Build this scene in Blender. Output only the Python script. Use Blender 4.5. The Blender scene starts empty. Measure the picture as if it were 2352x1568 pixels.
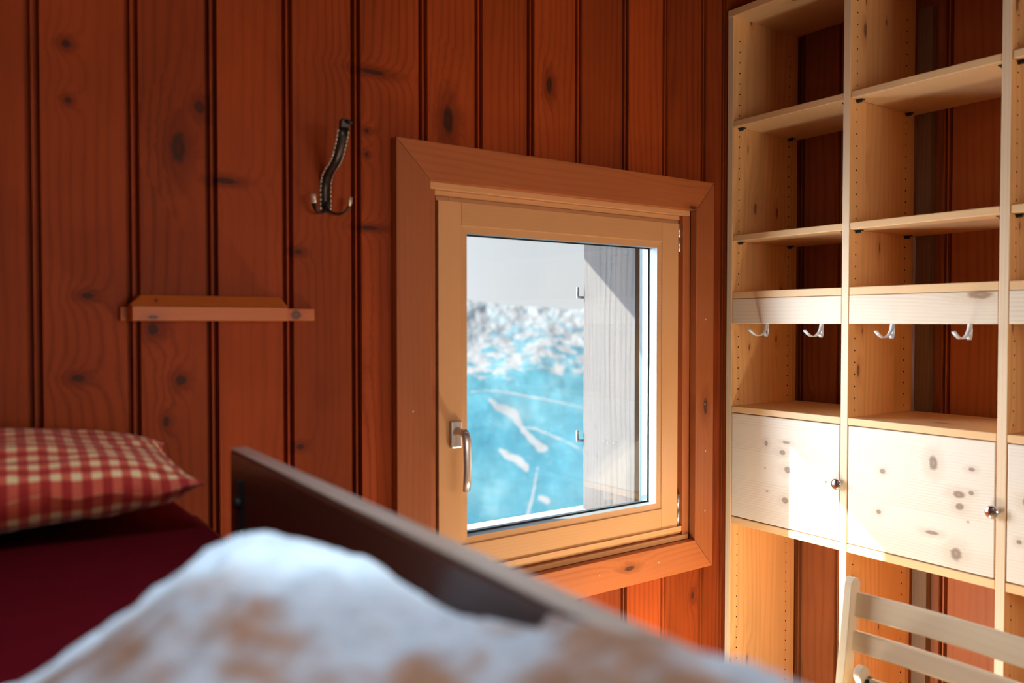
import bpy, bmesh, math, random
from mathutils import Vector, Matrix
C = bpy.context.scene
COL = C.collection
rnd = random.Random(7)

# ------------------------------------------------------------------ camera
H = 1.2                                   # eye height over the floor
cd = bpy.data.cameras.new('camera'); cam = bpy.data.objects.new('camera', cd); COL.objects.link(cam)
cd.sensor_width = 36.0; cd.lens = 36.0 * 1878.0 / 2352.0
cam.location = (0, 0, H)
cam.rotation_euler = (math.radians(90 - 1.28), 0, math.radians(54.8 - 90))
cd.dof.use_dof = True; cd.dof.focus_distance = 2.25; cd.dof.aperture_fstop = 2.6
cd.clip_start = 0.02; cd.clip_end = 3000
C.camera = cam

# ------------------------------------------------------------------ view
C.view_settings.view_transform = 'Standard'; C.view_settings.look = 'None'
C.view_settings.gamma = 1.0; C.view_settings.use_curve_mapping = False
C.view_settings.exposure = 0.0
cy = C.cycles
cy.max_bounces = 14; cy.diffuse_bounces = 9; cy.glossy_bounces = 4; cy.transmission_bounces = 6; cy.transparent_max_bounces = 8
cy.sample_clamp_indirect = 12.0
cy.use_denoising = True

# ------------------------------------------------------------------ sun and sky
SUN = Vector((1.15, -1.0, -0.826)).normalized()      # travel direction of the sunlight
sd = bpy.data.lights.new('sun', 'SUN'); so = bpy.data.objects.new('sun', sd); COL.objects.link(so)
sd.energy = 30.0; sd.angle = math.radians(0.5); sd.color = (1.0, 0.93, 0.82)
so.rotation_euler = SUN.to_track_quat('-Z', 'Y').to_euler()

W = bpy.data.worlds.new('sky'); C.world = W; W.use_nodes = True
def build_sky():
    nt = W.node_tree; nt.nodes.clear(); N = nt.nodes.new; L = nt.links.new
    tc = N('ShaderNodeTexCoord'); sep = N('ShaderNodeSeparateXYZ'); L(tc.outputs['Generated'], sep.inputs[0])
    ramp = N('ShaderNodeValToRGB'); mr = N('ShaderNodeMapRange')
    mr.inputs['From Min'].default_value = -1; mr.inputs['From Max'].default_value = 1
    L(sep.outputs['Z'], mr.inputs['Value']); L(mr.outputs[0], ramp.inputs['Fac'])
    e = ramp.color_ramp.elements
    e[0].position = 0.0; e[0].color = (0.30, 0.33, 0.36, 1)
    e[1].position = 1.0; e[1].color = (0.22, 0.42, 0.80, 1)
    for p, c in ((0.46, (0.55, 0.62, 0.66, 1)), (0.50, (0.79, 0.81, 0.82, 1)), (0.58, (0.72, 0.76, 0.79, 1)), (0.72, (0.40, 0.58, 0.82, 1))):
        x = e.new(p); x.color = c
    # brighter hazy sky around the sun
    dot = N('ShaderNodeVectorMath'); dot.operation = 'DOT_PRODUCT'
    toward = Vector((-SUN.x, -SUN.y, 0.03)).normalized()
    L(tc.outputs['Generated'], dot.inputs[0]); dot.inputs[1].default_value = toward
    mx = N('ShaderNodeMath'); mx.operation = 'MAXIMUM'; mx.inputs[1].default_value = 0; L(dot.outputs['Value'], mx.inputs[0])
    pw = N('ShaderNodeMath'); pw.operation = 'POWER'; pw.inputs[1].default_value = 3.0; L(mx.outputs[0], pw.inputs[0])
    gl = N('ShaderNodeVectorMath'); gl.operation = 'SCALE'; gl.inputs[0].default_value = (24.0, 25.6, 28.2); L(pw.outputs[0], gl.inputs['Scale'])
    ad = N('ShaderNodeVectorMath'); ad.operation = 'ADD'; L(ramp.outputs['Color'], ad.inputs[0]); L(gl.outputs[0], ad.inputs[1])
    bg = N('ShaderNodeBackground'); bg.inputs['Strength'].default_value = 1.0; L(ad.outputs[0], bg.inputs['Color'])
    out = N('ShaderNodeOutputWorld'); L(bg.outputs[0], out.inputs['Surface'])
build_sky()
W.cycles.sampling_method = 'MANUAL'; W.cycles.sample_map_resolution = 512

def area(name, loc, target, sx, sy, power, color):
    d = bpy.data.lights.new(name, 'AREA'); o = bpy.data.objects.new(name, d); COL.objects.link(o)
    d.shape = 'RECTANGLE'; d.size = sx; d.size_y = sy; d.energy = power; d.color = color
    o.location = loc; o.rotation_euler = (Vector(target) - Vector(loc)).to_track_quat('-Z', 'Y').to_euler()
    return o
# daylight portal in the visible window
pt = area('window_portal', (1.235, 1.90, 1.07), (1.235, 0.0, 1.07), 0.85, 0.85, 1.0, (1, 1, 1))
pt.data.cycles.is_portal = True
# added fill lights, unseen: one in the rear wall opening, one above the bed
area('fill_rear', (1.0, -1.66, 1.25), (1.0, 1.0, 1.15), 1.38, 0.68, 18.5, (1.0, 0.94, 0.88))
rw = area('fill_overhead', (.25, .46, 2.41), (.25, .46, 0), 0.48, 0.52, 3.7, (0.58, 0.81, 1.0))
rw.data.spread = math.radians(64)

# ------------------------------------------------------------------ node helpers
class NT:
    def __init__(s, name):
        s.m = bpy.data.materials.new(name); s.m.use_nodes = True
        s.t = s.m.node_tree; s.t.nodes.clear()
    def n(s, typ, **kw):
        x = s.t.nodes.new('ShaderNode' + typ)
        for k, v in kw.items(): setattr(x, k, v)
        return x
    def put(s, sock, v):
        if v is None: return
        if isinstance(v, bpy.types.NodeSocket): s.t.links.new(v, sock)
        else: sock.default_value = v
    def math(s, op, a, b=None, c=None, clamp=False):
        x = s.n('Math', operation=op); x.use_clamp = clamp
        s.put(x.inputs[0], a); s.put(x.inputs[1], b); s.put(x.inputs[2], c)
        return x.outputs[0]
    def comb(s, a, b, c=0.0):
        x = s.n('CombineXYZ'); s.put(x.inputs[0], a); s.put(x.inputs[1], b); s.put(x.inputs[2], c); return x.outputs[0]
    def mix(s, f, a, b):
        x = s.n('Mix', data_type='RGBA'); s.put(x.inputs[0], f)
        s.put(x.inputs[6], (*a, 1) if isinstance(a, tuple) else a); s.put(x.inputs[7], (*b, 1) if isinstance(b, tuple) else b)
        return x.outputs[2]
    def scale(s, col, f):
        x = s.n('VectorMath', operation='SCALE'); s.put(x.inputs[0], col); s.put(x.inputs['Scale'], f); return x.outputs[0]
    def noise(s, v, sc=1.0, detail=3.0, rough=0.55, dist=0.0):
        x = s.n('TexNoise'); s.put(x.inputs['Vector'], v); x.inputs['Scale'].default_value = sc
        x.inputs['Detail'].default_value = detail; x.inputs['Roughness'].default_value = rough; x.inputs['Distortion'].default_value = dist
        return x.outputs['Fac']
    def smooth(s, v, a, b, lo=0.0, hi=1.0):
        x = s.n('MapRange', interpolation_type='SMOOTHSTEP'); s.put(x.inputs['Value'], v)
        for k, w in (('From Min', a), ('From Max', b), ('To Min', lo), ('To Max', hi)): x.inputs[k].default_value = w
        return x.outputs[0]
    def finish(s, col, rough=0.5, spec=0.5, bump=None, bstr=0.2, bdist=0.002, metal=0.0, coat=0.0, sheen=0.0, emis=None):
        p = s.n('BsdfPrincipled'); s.put(p.inputs['Base Color'], (*col, 1) if isinstance(col, tuple) else col)
        s.put(p.inputs['Roughness'], rough); p.inputs['Specular IOR Level'].default_value = spec; p.inputs['Metallic'].default_value = metal
        p.inputs['Coat Weight'].default_value = coat; p.inputs['Coat Roughness'].default_value = 0.3
        p.inputs['Sheen Weight'].default_value = sheen
        if bump is not None:
            b = s.n('Bump'); b.inputs['Strength'].default_value = bstr; b.inputs['Distance'].default_value = bdist
            s.put(b.inputs['Height'], bump); s.t.links.new(b.outputs[0], p.inputs['Normal'])
        o = s.n('OutputMaterial'); s.t.links.new(p.outputs[0], o.inputs[0])
        return s.m

def wood(name, base, dark, knot, grain='z', across='x', rings=90.0, ring_amt=0.5, fine=0.35, vary=0.25, knots=(), kscale=(7.0, 2.2), kamount=0.35, rough=0.5, spec=0.4, bstr=0.15, seed=0.0, halo=0.5, bend=22.0, warpk=34.0, lam=0.0):
    """solid timber: growth rings along one axis that bend round knots; explicit knots are (across, along, radius across, radius along)"""
    t = NT(name)
    tc = t.n('TexCoord'); sp = t.n('SeparateXYZ'); t.t.links.new(tc.outputs['Object'], sp.inputs[0])
    ax = {'x': 0, 'y': 1, 'z': 2}
    a = sp.outputs[ax[across]]; g = sp.outputs[ax[grain]]
    pid = t.n('Attribute', attribute_name='pid').outputs['Fac']
    oi = t.n('ObjectInfo').outputs['Random']
    sd_ = t.math('ADD', t.math('MULTIPLY', pid, 17.3), t.math('MULTIPLY_ADD', oi, 9.1, seed))
    if lam > 0:                                        # edge-glued strips
        sd_ = t.math('MULTIPLY_ADD', t.math('FLOOR', t.math('MULTIPLY', a, lam)), 5.37, sd_)
    warp = t.noise(t.comb(t.math('MULTIPLY', a, 5.0), t.math('MULTIPLY', g, 0.9), sd_), 1.0, 2.0)
    # scattered knots
    v = t.n('TexVoronoi', voronoi_dimensions='2D', feature='F1')
    t.put(v.inputs['Vector'], t.comb(t.math('MULTIPLY_ADD', a, kscale[0], t.math('MULTIPLY', sd_, 3.7)), t.math('MULTIPLY_ADD', g, kscale[1], t.math('MULTIPLY', sd_, 1.3)), 0.0))
    v.inputs['Scale'].default_value = 1.0
    cs = t.n('SeparateColor'); t.t.links.new(v.outputs['Color'], cs.inputs[0])
    keep = t.math('LESS_THAN', cs.outputs[0], kamount)
    size = t.math('MULTIPLY_ADD', cs.outputs[1], 0.06, 0.03)
    dn = t.math('DIVIDE', v.outputs['Distance'], size)                     # 1 at the knot's rim
    dn = t.math('ADD', dn, t.math('MULTIPLY', t.math('SUBTRACT', 1.0, keep), 50.0))
    for (ka, kg, ra, rg) in knots:
        da = t.math('DIVIDE', t.math('SUBTRACT', a, ka), ra); dg = t.math('DIVIDE', t.math('SUBTRACT', g, kg), rg)
        dk = t.math('SQRT', t.math('ADD', t.math('MULTIPLY', da, da), t.math('MULTIPLY', dg, dg)))
        dn = t.math('MINIMUM', dn, dk)
    wob = t.noise(t.comb(t.math('MULTIPLY', a, 90.0), t.math('MULTIPLY', g, 60.0), sd_), 1.0, 2.0)
    dn = t.math('MULTIPLY', dn, t.math('MULTIPLY_ADD', wob, 0.7, 0.65))
    near = t.math('EXPONENT', t.math('MULTIPLY', dn, -0.55))
    ph = t.math('MULTIPLY_ADD', a, rings * 6.2832, t.math('MULTIPLY', warp, warpk))
    ph = t.math('ADD', ph, t.math('MULTIPLY', near, bend))
    ring = t.math('MULTIPLY_ADD', t.math('SINE', ph), 0.5, 0.5)
    ring = t.math('POWER', ring, 2.5)
    brd = t.noise(t.comb(t.math('MULTIPLY', a, 9.0), t.math('MULTIPLY', g, 0.6), t.math('ADD', sd_, 4.0)), 1.0, 3.0)
    ring = t.math('MULTIPLY', ring, t.smooth(brd, 0.25, 0.7))
    fib = t.noise(t.comb(t.math('MULTIPLY', a, 420.0), t.math('MULTIPLY', g, 9.0), sd_), 1.0, 3.0, 0.6)
    f = t.math('ADD', t.math('MULTIPLY', ring, ring_amt), t.math('MULTIPLY', t.math('SUBTRACT', fib, 0.5), fine), clamp=True)
    col = t.mix(f, base, dark)
    # board to board and slow blotchy variation
    blot = t.noise(t.comb(t.math('MULTIPLY', a, 6.0), t.math('MULTIPLY', g, 2.4), t.math('ADD', sd_, 11.0)), 1.0, 3.0)
    hue = t.math('FRACT', t.math('MULTIPLY', sd_, 0.731))
    k = t.math('MULTIPLY_ADD', t.math('SUBTRACT', blot, 0.5), vary * 1.6, t.math('MULTIPLY_ADD', t.math('SUBTRACT', hue, 0.5), vary, 1.0))
    col = t.scale(col, k)
    halo_f = t.smooth(dn, 1.0, 3.2, halo, 0.0)
    col = t.mix(halo_f, col, dark)
    col = t.mix(t.smooth(dn, 0.55, 1.1, 0.92, 0.0), col, knot)
    core = t.smooth(dn, 0.0, 0.35, 0.35, 0.0)
    col = t.mix(core, col, dark)
    return t.finish(col, rough, spec, bump=f, bstr=bstr, bdist=0.0008)

def plain(name, col, rough=0.5, metal=0.0, spec=0.5, vary=0.12, nscale=40.0, bstr=0.05, coat=0.0):
    t = NT(name); tc = t.n('TexCoord')
    nz = t.noise(tc.outputs['Object'], nscale, 3.0)
    c = t.scale(t.n('RGB').outputs[0], t.math('MULTIPLY_ADD', t.math('SUBTRACT', nz, 0.5), vary * 2, 1.0))
    for x in t.t.nodes:
        if x.type == 'RGB': x.outputs[0].default_value = (*col, 1)
    return t.finish(c, t.math('MULTIPLY_ADD', nz, 0.15, rough - 0.07), spec, bump=nz, bstr=bstr, bdist=0.0005, metal=metal, coat=coat)

# ------------------------------------------------------------------ mesh helpers
class MB:
    """collects shapes, given in world metres, into one mesh"""
    def __init__(s): s.bm = bmesh.new(); s.pl = s.bm.faces.layers.float.new('pid')
    def _tag(s, faces, mi, pid, smooth=False):
        for f in faces: f.material_index = mi; f[s.pl] = pid; f.smooth = smooth
    def box(s, x0, x1, y0, y1, z0, z1, bev=0.0, mi=0, pid=0.0, seg=2):
        b = bmesh.new(); bmesh.ops.create_cube(b, size=1)
        for v in b.verts:
            v.co = Vector((x0 + (v.co.x + .5) * (x1 - x0), y0 + (v.co.y + .5) * (y1 - y0), z0 + (v.co.z + .5) * (z1 - z0)))
        if bev > 0: bmesh.ops.bevel(b, geom=b.edges[:], offset=bev, segments=seg, affect='EDGES', profile=0.5)
        return s.merge(b, mi, pid)
    def merge(s, b, mi=0, pid=0.0, smooth=False, M=None):
        if M is not None: bmesh.ops.transform(b, matrix=M, verts=b.verts[:])
        vm = {v: s.bm.verts.new(v.co) for v in b.verts}; fs = []
        for f in b.faces:
            try: fs.append(s.bm.faces.new([vm[v] for v in f.verts]))
            except ValueError: pass
        s._tag(fs, mi, pid, smooth); b.free(); return s
    def quadgrid(s, rows, mi=0, pid=0.0, smooth=True, close_u=False, close_v=False):
        g = [[s.bm.verts.new(p) for p in r] for r in rows]; fs = []
        R = len(g); K = len(g[0])
        for i in range(R - (0 if close_u else 1)):
            for j in range(K - (0 if close_v else 1)):
                fs.append(s.bm.faces.new((g[i][j], g[i][(j + 1) % K], g[(i + 1) % R][(j + 1) % K], g[(i + 1) % R][j])))
        s._tag(fs, mi, pid, smooth); return g
    def tube(s, path, radii, n=10, mi=0, cap=True, flat=None, up=None):
        """swept ellipse: flat=(w,h) multiplies the radius in two directions"""
        path = [Vector(p) for p in path]; rows = []
        ref = Vector(up) if up else Vector((0.13, 0.21, 0.97))
        for i, p in enumerate(path):
            d = (path[min(i + 1, len(path) - 1)] - path[max(i - 1, 0)]).normalized()
            a = d.cross(ref).normalized(); b = a.cross(d).normalized()
            r = radii[i] if isinstance(radii, (list, tuple)) else radii
            w, h = flat if flat else (1, 1)
            rows.append([p + a * math.cos(t) * r * w + b * math.sin(t) * r * h for t in [2 * math.pi * k / n for k in range(n)]])
        g = s.quadgrid(rows, mi, close_v=True)
        if cap:
            for r in (g[0], g[-1]): 
                f = s.bm.faces.new(r); s._tag([f], mi, 0, True)
        return s
    def sweep(s, path, prof, side, mi=0, smooth=True, pid=0.0):
        """sweep closed profile [(s,n)...]: s along `side`, n along the path normal in the plane perpendicular to side"""
        path = [Vector(p) for p in path]; side = Vector(side).normalized(); rows = []
        for i, p in enumerate(path):
            d = (path[min(i + 1, len(path) - 1)] - path[max(i - 1, 0)]).normalized()
            nrm = side.cross(d).normalized()
            rows.append([p + side * a + nrm * b for a, b in prof])
        g = s.quadgrid(rows, mi, pid, smooth, close_v=True)
        for r in (g[0], g[-1]):
            f = s.bm.faces.new(r); s._tag([f], mi, pid)
        return s
    def prism(s, poly, vec, mi=0, pid=0.0, bev=0.0):
        b = bmesh.new(); vec = Vector(vec)
        f0 = b.faces.new([b.verts.new(p) for p in poly])
        r = bmesh.ops.extrude_face_region(b, geom=[f0]); vs = [e for e in r['geom'] if isinstance(e, bmesh.types.BMVert)]
        bmesh.ops.translate(b, vec=vec, verts=vs)
        bmesh.ops.recalc_face_normals(b, faces=b.faces[:])
        if bev > 0: bmesh.ops.bevel(b, geom=b.edges[:], offset=bev, segments=2, affect='EDGES', profile=0.5)
        return s.merge(b, mi, pid)
    def lathe(s, origin, axis, prof, n=24, mi=0):
        """prof [(distance along axis, radius)...]"""
        ax = Vector(axis).normalized(); u = ax.orthogonal().normalized(); w = ax.cross(u); o = Vector(origin)
        rows = [[o + ax * d + (u * math.cos(t) + w * math.sin(t)) * max(r, 1e-5) for t in [2 * math.pi * k / n for k in range(n)]] for d, r in prof]
        g = s.quadgrid(rows, mi, close_v=True)
        for r in (g[0], g[-1]):
            f = s.bm.faces.new(r); s._tag([f], mi, 0, True)
        return s
    def build(s, name, mats, parent=None, origin=None, kind=None):
        bmesh.ops.recalc_face_normals(s.bm, faces=s.bm.faces[:])
        base = Vector(origin) if origin is not None else (BASE[parent.name] if parent is not None else Vector((0, 0, 0)))
        for v in s.bm.verts: v.co -= base
        me = bpy.data.meshes.new(name); s.bm.to_mesh(me); s.bm.free()
        o = bpy.data.objects.new(name, me); COL.objects.link(o)
        for m in (mats if isinstance(mats, (list, tuple)) else [mats]): me.materials.append(m)
        BASE[o.name] = base
        if parent is not None:
            o.parent = parent
            o.location = base - BASE[parent.name]
        else: o.location = base
        if kind: o['kind'] = kind
        return o
BASE = {}
def tag(o, label, cat, group=None, kind=None):
    o['label'] = label; o['category'] = cat
    if group: o['group'] = group
    if kind: o['kind'] = kind
    return o
def empty(name, loc, label, cat, group=None, kind=None):
    o = bpy.data.objects.new(name, None); COL.objects.link(o); o.location = loc; BASE[o.name] = Vector(loc); o.empty_display_size = 0.1
    return tag(o, label, cat, group, kind)

# ------------------------------------------------------------------ materials
WALLK = [(0.205, 1.245, .011, .006), (0.190, 1.110, .012, .007), (0.180, 1.560, .006, .006), (0.178, 1.650, .008, .007), (0.305, 1.190, .010, .012), (0.350, 1.100, .010, .010), (0.385, 1.580, .011, .012), (0.430, 1.455, .022, .006),
         (0.563, 1.335, .009, .006), (0.705, 1.582, .006, .005), (0.705, 1.535, .005, .005), (0.720, 1.700, .030, .006), (0.712, 1.390, .022, .005), (0.565, 0.965, .009, .006), (0.325, 1.030, .006, .010)]
M = {}
M['wall'] = wood('stained_panelling', (0.33, 0.055, 0.0092), (0.145, 0.020, 0.0048), (0.055, 0.018, 0.010), 'z', 'x', rings=55, ring_amt=0.50, fine=0.6, vary=0.6, knots=WALLK, kscale=(6.0, 2.6), kamount=0.20, rough=0.52, spec=0.12, halo=0.6)
M['wall_side'] = wood('stained_side_panelling', (0.38, 0.115, 0.035), (0.17, 0.042, 0.013), (0.04, 0.014, 0.008), 'z', 'y', rings=45, ring_amt=0.55, fine=0.5, vary=0.5, kamount=0.3, rough=0.5, spec=0.3)
M['casing'] = wood('stained_casing', (0.44, 0.125, 0.036), (0.24, 0.056, 0.016), (0.07, 0.025, 0.012), 'z', 'x', rings=70, ring_amt=0.45, fine=0.5, vary=0.25, kamount=0.25, kscale=(9.0, 3.0), rough=0.42, spec=0.3)
M['casing_h'] = wood('stained_casing_level', (0.44, 0.125, 0.036), (0.24, 0.056, 0.016), (0.07, 0.025, 0.012), 'x', 'z', rings=70, ring_amt=0.45, fine=0.5, vary=0.25, kamount=0.25, kscale=(9.0, 3.0), rough=0.42, spec=0.3)
M['sash'] = wood('varnished_sash', (0.70, 0.36, 0.15), (0.57, 0.26, 0.095), (0.3, 0.13, 0.05), 'z', 'x', rings=120, ring_amt=0.2, fine=0.25, vary=0.08, kamount=0.0, rough=0.36, spec=0.45, bstr=0.05)
M['sash_h'] = wood('varnished_sash_level', (0.70, 0.36, 0.15), (0.57, 0.26, 0.095), (0.3, 0.13, 0.05), 'x', 'z', rings=120, ring_amt=0.2, fine=0.25, vary=0.08, kamount=0.0, rough=0.36, spec=0.45, bstr=0.05)
PINE = dict(rough=0.42, spec=0.4, bstr=0.08)
M['pine_v'] = wood('pine_upright', (0.88, 0.50, 0.195), (0.66, 0.28, 0.085), (0.24, 0.10, 0.045), 'z', 'x', rings=45, ring_amt=0.5, fine=0.3, vary=0.26, kamount=0.42, kscale=(11.0, 4.0), lam=15.0, **PINE)
M['pine_edge'] = wood('pine_edge', (0.80, 0.62, 0.41), (0.68, 0.46, 0.26), (0.3, 0.14, 0.06), 'z', 'y', rings=120, ring_amt=0.4, fine=0.25, vary=0.1, kamount=0.08, **PINE)
M['pine_shelf'] = wood('pine_shelf', (0.80, 0.52, 0.26), (0.66, 0.36, 0.15), (0.3, 0.13, 0.06), 'y', 'x', rings=60, ring_amt=0.45, fine=0.25, vary=0.1, kamount=0.2, kscale=(9.0, 3.0), **PINE)
M['pine_rail'] = wood('pine_rail', (0.79, 0.67, 0.51), (0.64, 0.48, 0.32), (0.34, 0.2, 0.11), 'y', 'z', rings=110, ring_amt=0.45, fine=0.25, vary=0.08, kamount=0.12, **PINE)
DK = [(1.312, .8675, .0105, .0075), (1.295, .825, .013, .0095), (1.303, .745, .011, .009), (1.300, .895, .012, .004), (1.362, .885, .006, .008), (1.365, .820, .002, .0025), (1.358, .760, .004, .0025),
      (1.040, .860, .008, .007), (0.923, .895, .011, .018), (0.842, .893, .008, .005), (0.842, .843, .007, .005), (0.866, .810, .010, .0085), (0.868, .835, .014, .009), (1.048, .765, .007, .006), (0.872, .708, .014, .016), (0.925, .742, .017, .005), (0.848, .781, .0024, .0026), (1.185, .812, .0022, .0025),
      (0.735, .842, .010, .010), (0.748, .760, .006, .005)]
# unit base is at y 1.4955, z 0: turn the knots into its own coordinates
DKL = [(z, y - 1.4955, rz, ry) for (y, z, ry, rz) in DK]
M['pine_door'] = wood('pine_door', (0.79, 0.71, 0.59), (0.62, 0.49, 0.36), (0.28, 0.20, 0.15), 'y', 'z', rings=150, ring_amt=0.5, fine=0.3, vary=0.07, lam=14.0, bend=9.0, warpk=20.0, knots=DKL, kamount=0.0, halo=0.45, rough=0.42, spec=0.4, bstr=0.08)
M['beech'] = wood('pale_beech', (0.92, 0.77, 0.53), (0.82, 0.64, 0.40), (0.5, 0.3, 0.16), 'y', 'z', rings=60, ring_amt=0.35, fine=0.2, vary=0.06, kamount=0.0, rough=0.35, spec=0.5, bstr=0.04)
M['beech_v'] = wood('pale_beech_upright', (0.92, 0.77, 0.53), (0.82, 0.64, 0.40), (0.5, 0.3, 0.16), 'z', 'x', rings=60, ring_amt=0.3, fine=0.2, vary=0.06, kamount=0.0, rough=0.35, spec=0.5, bstr=0.04)
M['grey_wood'] = wood('weathered_board', (0.050, 0.048, 0.047), (0.016, 0.016, 0.016), (0.075, 0.066, 0.058), 'z', 'y', rings=48, ring_amt=0.75, fine=1.0, vary=0.3, kamount=0.35, kscale=(8.0, 4.0), rough=0.8, spec=0.2, halo=0.3)
M['eave'] = wood('eave_board', (0.30, 0.2, 0.13), (0.18, 0.11, 0.07), (0.1, 0.06, 0.04), 'x', 'y', rough=0.8, spec=0.2)
M['bed_wood'] = wood('dark_bed_wood', (0.10, 0.034, 0.018), (0.05, 0.016, 0.009), (0.03, 0.01, 0.006), 'y', 'z', rings=60, ring_amt=0.4, fine=0.4, vary=0.2, kamount=0.2, rough=0.30, spec=0.6)
M['rim_highlight'] = wood('bed_rim_highlight', (0.42, 0.30, 0.235), (0.22, 0.13, 0.09), (0.1, 0.05, 0.03), 'y', 'x', rings=60, ring_amt=0.6, fine=0.6, vary=0.6, rough=0.28, spec=0.6)  # paler strip: the rim's sky highlight put into the colour
M['shelf_wood'] = wood('little_shelf_wood', (0.60, 0.15, 0.022), (0.46, 0.095, 0.015), (0.09, 0.03, 0.014), 'x', 'z', rings=80, ring_amt=0.3, fine=0.3, vary=0.25, knots=[(.0105, .1335, .0105, .012), (.0050, -.125, .004, .010), (.033, -.118, .003, .003)], kamount=0.0, rough=0.45)
M['frame_white'] = plain('painted_rebate', (0.13, 0.155, 0.168), 0.45, vary=0.04)
M['stop'] = plain('shaded_outer_stop', (0.012, 0.034, 0.043), 0.5, vary=0.05)  # shaded blue of the stops put into their colour
M['batten'] = wood('bare_batten', (0.22, 0.145, 0.10), (0.13, 0.08, 0.055), (0.08, 0.05, 0.03), 'z', 'y', rings=90, ring_amt=0.4, fine=0.6, vary=0.3, kamount=0.1, rough=0.7, spec=0.2)
M['hole'] = plain('drilled_hole', (0.012, 0.008, 0.006), 0.9, spec=0.0)
M['black'] = plain('black_plastic', (0.02, 0.018, 0.016), 0.5)
M['gap'] = plain('dark_gap_spacer', (0.016, 0.018, 0.022), 0.7)
M['steel'] = plain('brushed_steel', (0.62, 0.64, 0.66), 0.28, metal=1.0, vary=0.05)
M['chrome'] = plain('polished_chrome', (0.7, 0.74, 0.8), 0.10, metal=1.0, vary=0.03, bstr=0.0)
M['alu'] = plain('satin_handle_metal', (0.66, 0.63, 0.60), 0.33, metal=0.85, vary=0.03, bstr=0.0)
M['bronze'] = plain('dark_bronze', (0.055, 0.042, 0.036), 0.34, metal=0.8, vary=0.3)
M['brass'] = plain('worn_brass_beading', (0.80, 0.68, 0.52), 0.30, metal=0.6, vary=0.35, nscale=120)
M['hook_white'] = plain('silver_enamel', (0.74, 0.79, 0.82), 0.25, metal=0.35, vary=0.03, bstr=0.0)
M['iron'] = plain('galvanised_iron', (0.2, 0.22, 0.24), 0.5, metal=0.7)
M['stone'] = plain('pale_sill_sheet', (0.20, 0.205, 0.21), 0.7, vary=0.1)
M['plaster'] = plain('outer_wall_render', (0.5, 0.47, 0.43), 0.9, vary=0.1)
M['bounce_plaster'] = plain('pale_bounce_plaster', (0.82, 0.70, 0.55), 0.9, vary=0.05)  # unseen walls made pale to bounce light into the shelves
M['ceil'] = wood('stained_ceiling', (0.25, 0.085, 0.032), (0.14, 0.04, 0.016), (0.05, 0.018, 0.01), 'y', 'x', rings=40, ring_amt=0.3, vary=0.4, kamount=0.15, rough=0.5)
M['floor'] = wood('floor_boards', (0.70, 0.46, 0.24), (0.56, 0.34, 0.16), (0.12, 0.05, 0.02), 'y', 'x', rings=40, ring_amt=0.4, vary=0.3, kamount=0.2, rough=0.4)

def mat_glass():
    t = NT('window_glass')
    tr = t.n('BsdfTransparent'); tr.inputs[0].default_value = (0.97, 0.985, 0.99, 1)
    gl = t.n('BsdfGlossy'); gl.inputs['Roughness'].default_value = 0.02
    lw = t.n('LayerWeight'); lw.inputs['Blend'].default_value = 0.5
    fr = t.math('MULTIPLY_ADD', t.math('POWER', lw.outputs['Facing'], 5.0), 0.90, 0.035)
    mx = t.n('MixShader'); t.t.links.new(fr, mx.inputs[0]); t.t.links.new(tr.outputs[0], mx.inputs[1]); t.t.links.new(gl.outputs[0], mx.inputs[2])
    o = t.n('OutputMaterial'); t.t.links.new(mx.outputs[0], o.inputs[0]); return t.m
M['glass'] = mat_glass()

def mat_cloth(name, col, weave=900.0, sheen=0.2, vary=0.15):
    t = NT(name); tc = t.n('TexCoord')
    n1 = t.noise(tc.outputs['Object'], 30, 4); n2 = t.noise(tc.outputs['Object'], weave, 1)
    c = t.n('RGB'); c.outputs[0].default_value = (*col, 1)
    k = t.math('MULTIPLY_ADD', t.math('SUBTRACT', n1, 0.5), vary * 2, 1.0)
    return t.finish(t.scale(c.outputs[0], k), 0.9, 0.06, bump=t.math('ADD', n1, t.math('MULTIPLY', n2, 0.2)), bstr=0.3, bdist=0.003, sheen=sheen)
M['mattress'] = mat_cloth('mattress_cotton', (0.10, 0.0015, 0.005), sheen=0.0)

def mat_gingham():
    t = NT('gingham_cotton'); uv = t.n('UVMap'); uv.uv_map = 'UVMap'
    sp = t.n('SeparateXYZ'); t.t.links.new(uv.outputs[0], sp.inputs[0])
    def stripe(v, n):
        return t.smooth(t.math('SINE', t.math('MULTIPLY', v, 6.2832 * n)), -0.35, 0.35)
    a = stripe(sp.outputs[0], 25.0); b = stripe(sp.outputs[1], 22.0)
    s2 = t.math('MULTIPLY', t.math('ADD', a, b), 0.5)
    nz = t.noise(t.n('TexCoord').outputs['Object'], 60, 3)
    c1 = t.mix(t.smooth(s2, 0.05, 0.5), (0.95, 0.70, 0.36), (0.74, 0.13, 0.07))
    c2 = t.mix(t.smooth(s2, 0.5, 0.95), c1, (0.46, 0.034, 0.026))
    c = t.scale(c2, t.math('MULTIPLY_ADD', nz, 0.3, 0.85))
    return t.finish(c, 0.85, 0.15, bump=nz, bstr=0.25, bdist=0.003, sheen=0.15)
M['gingham'] = mat_gingham()

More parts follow.
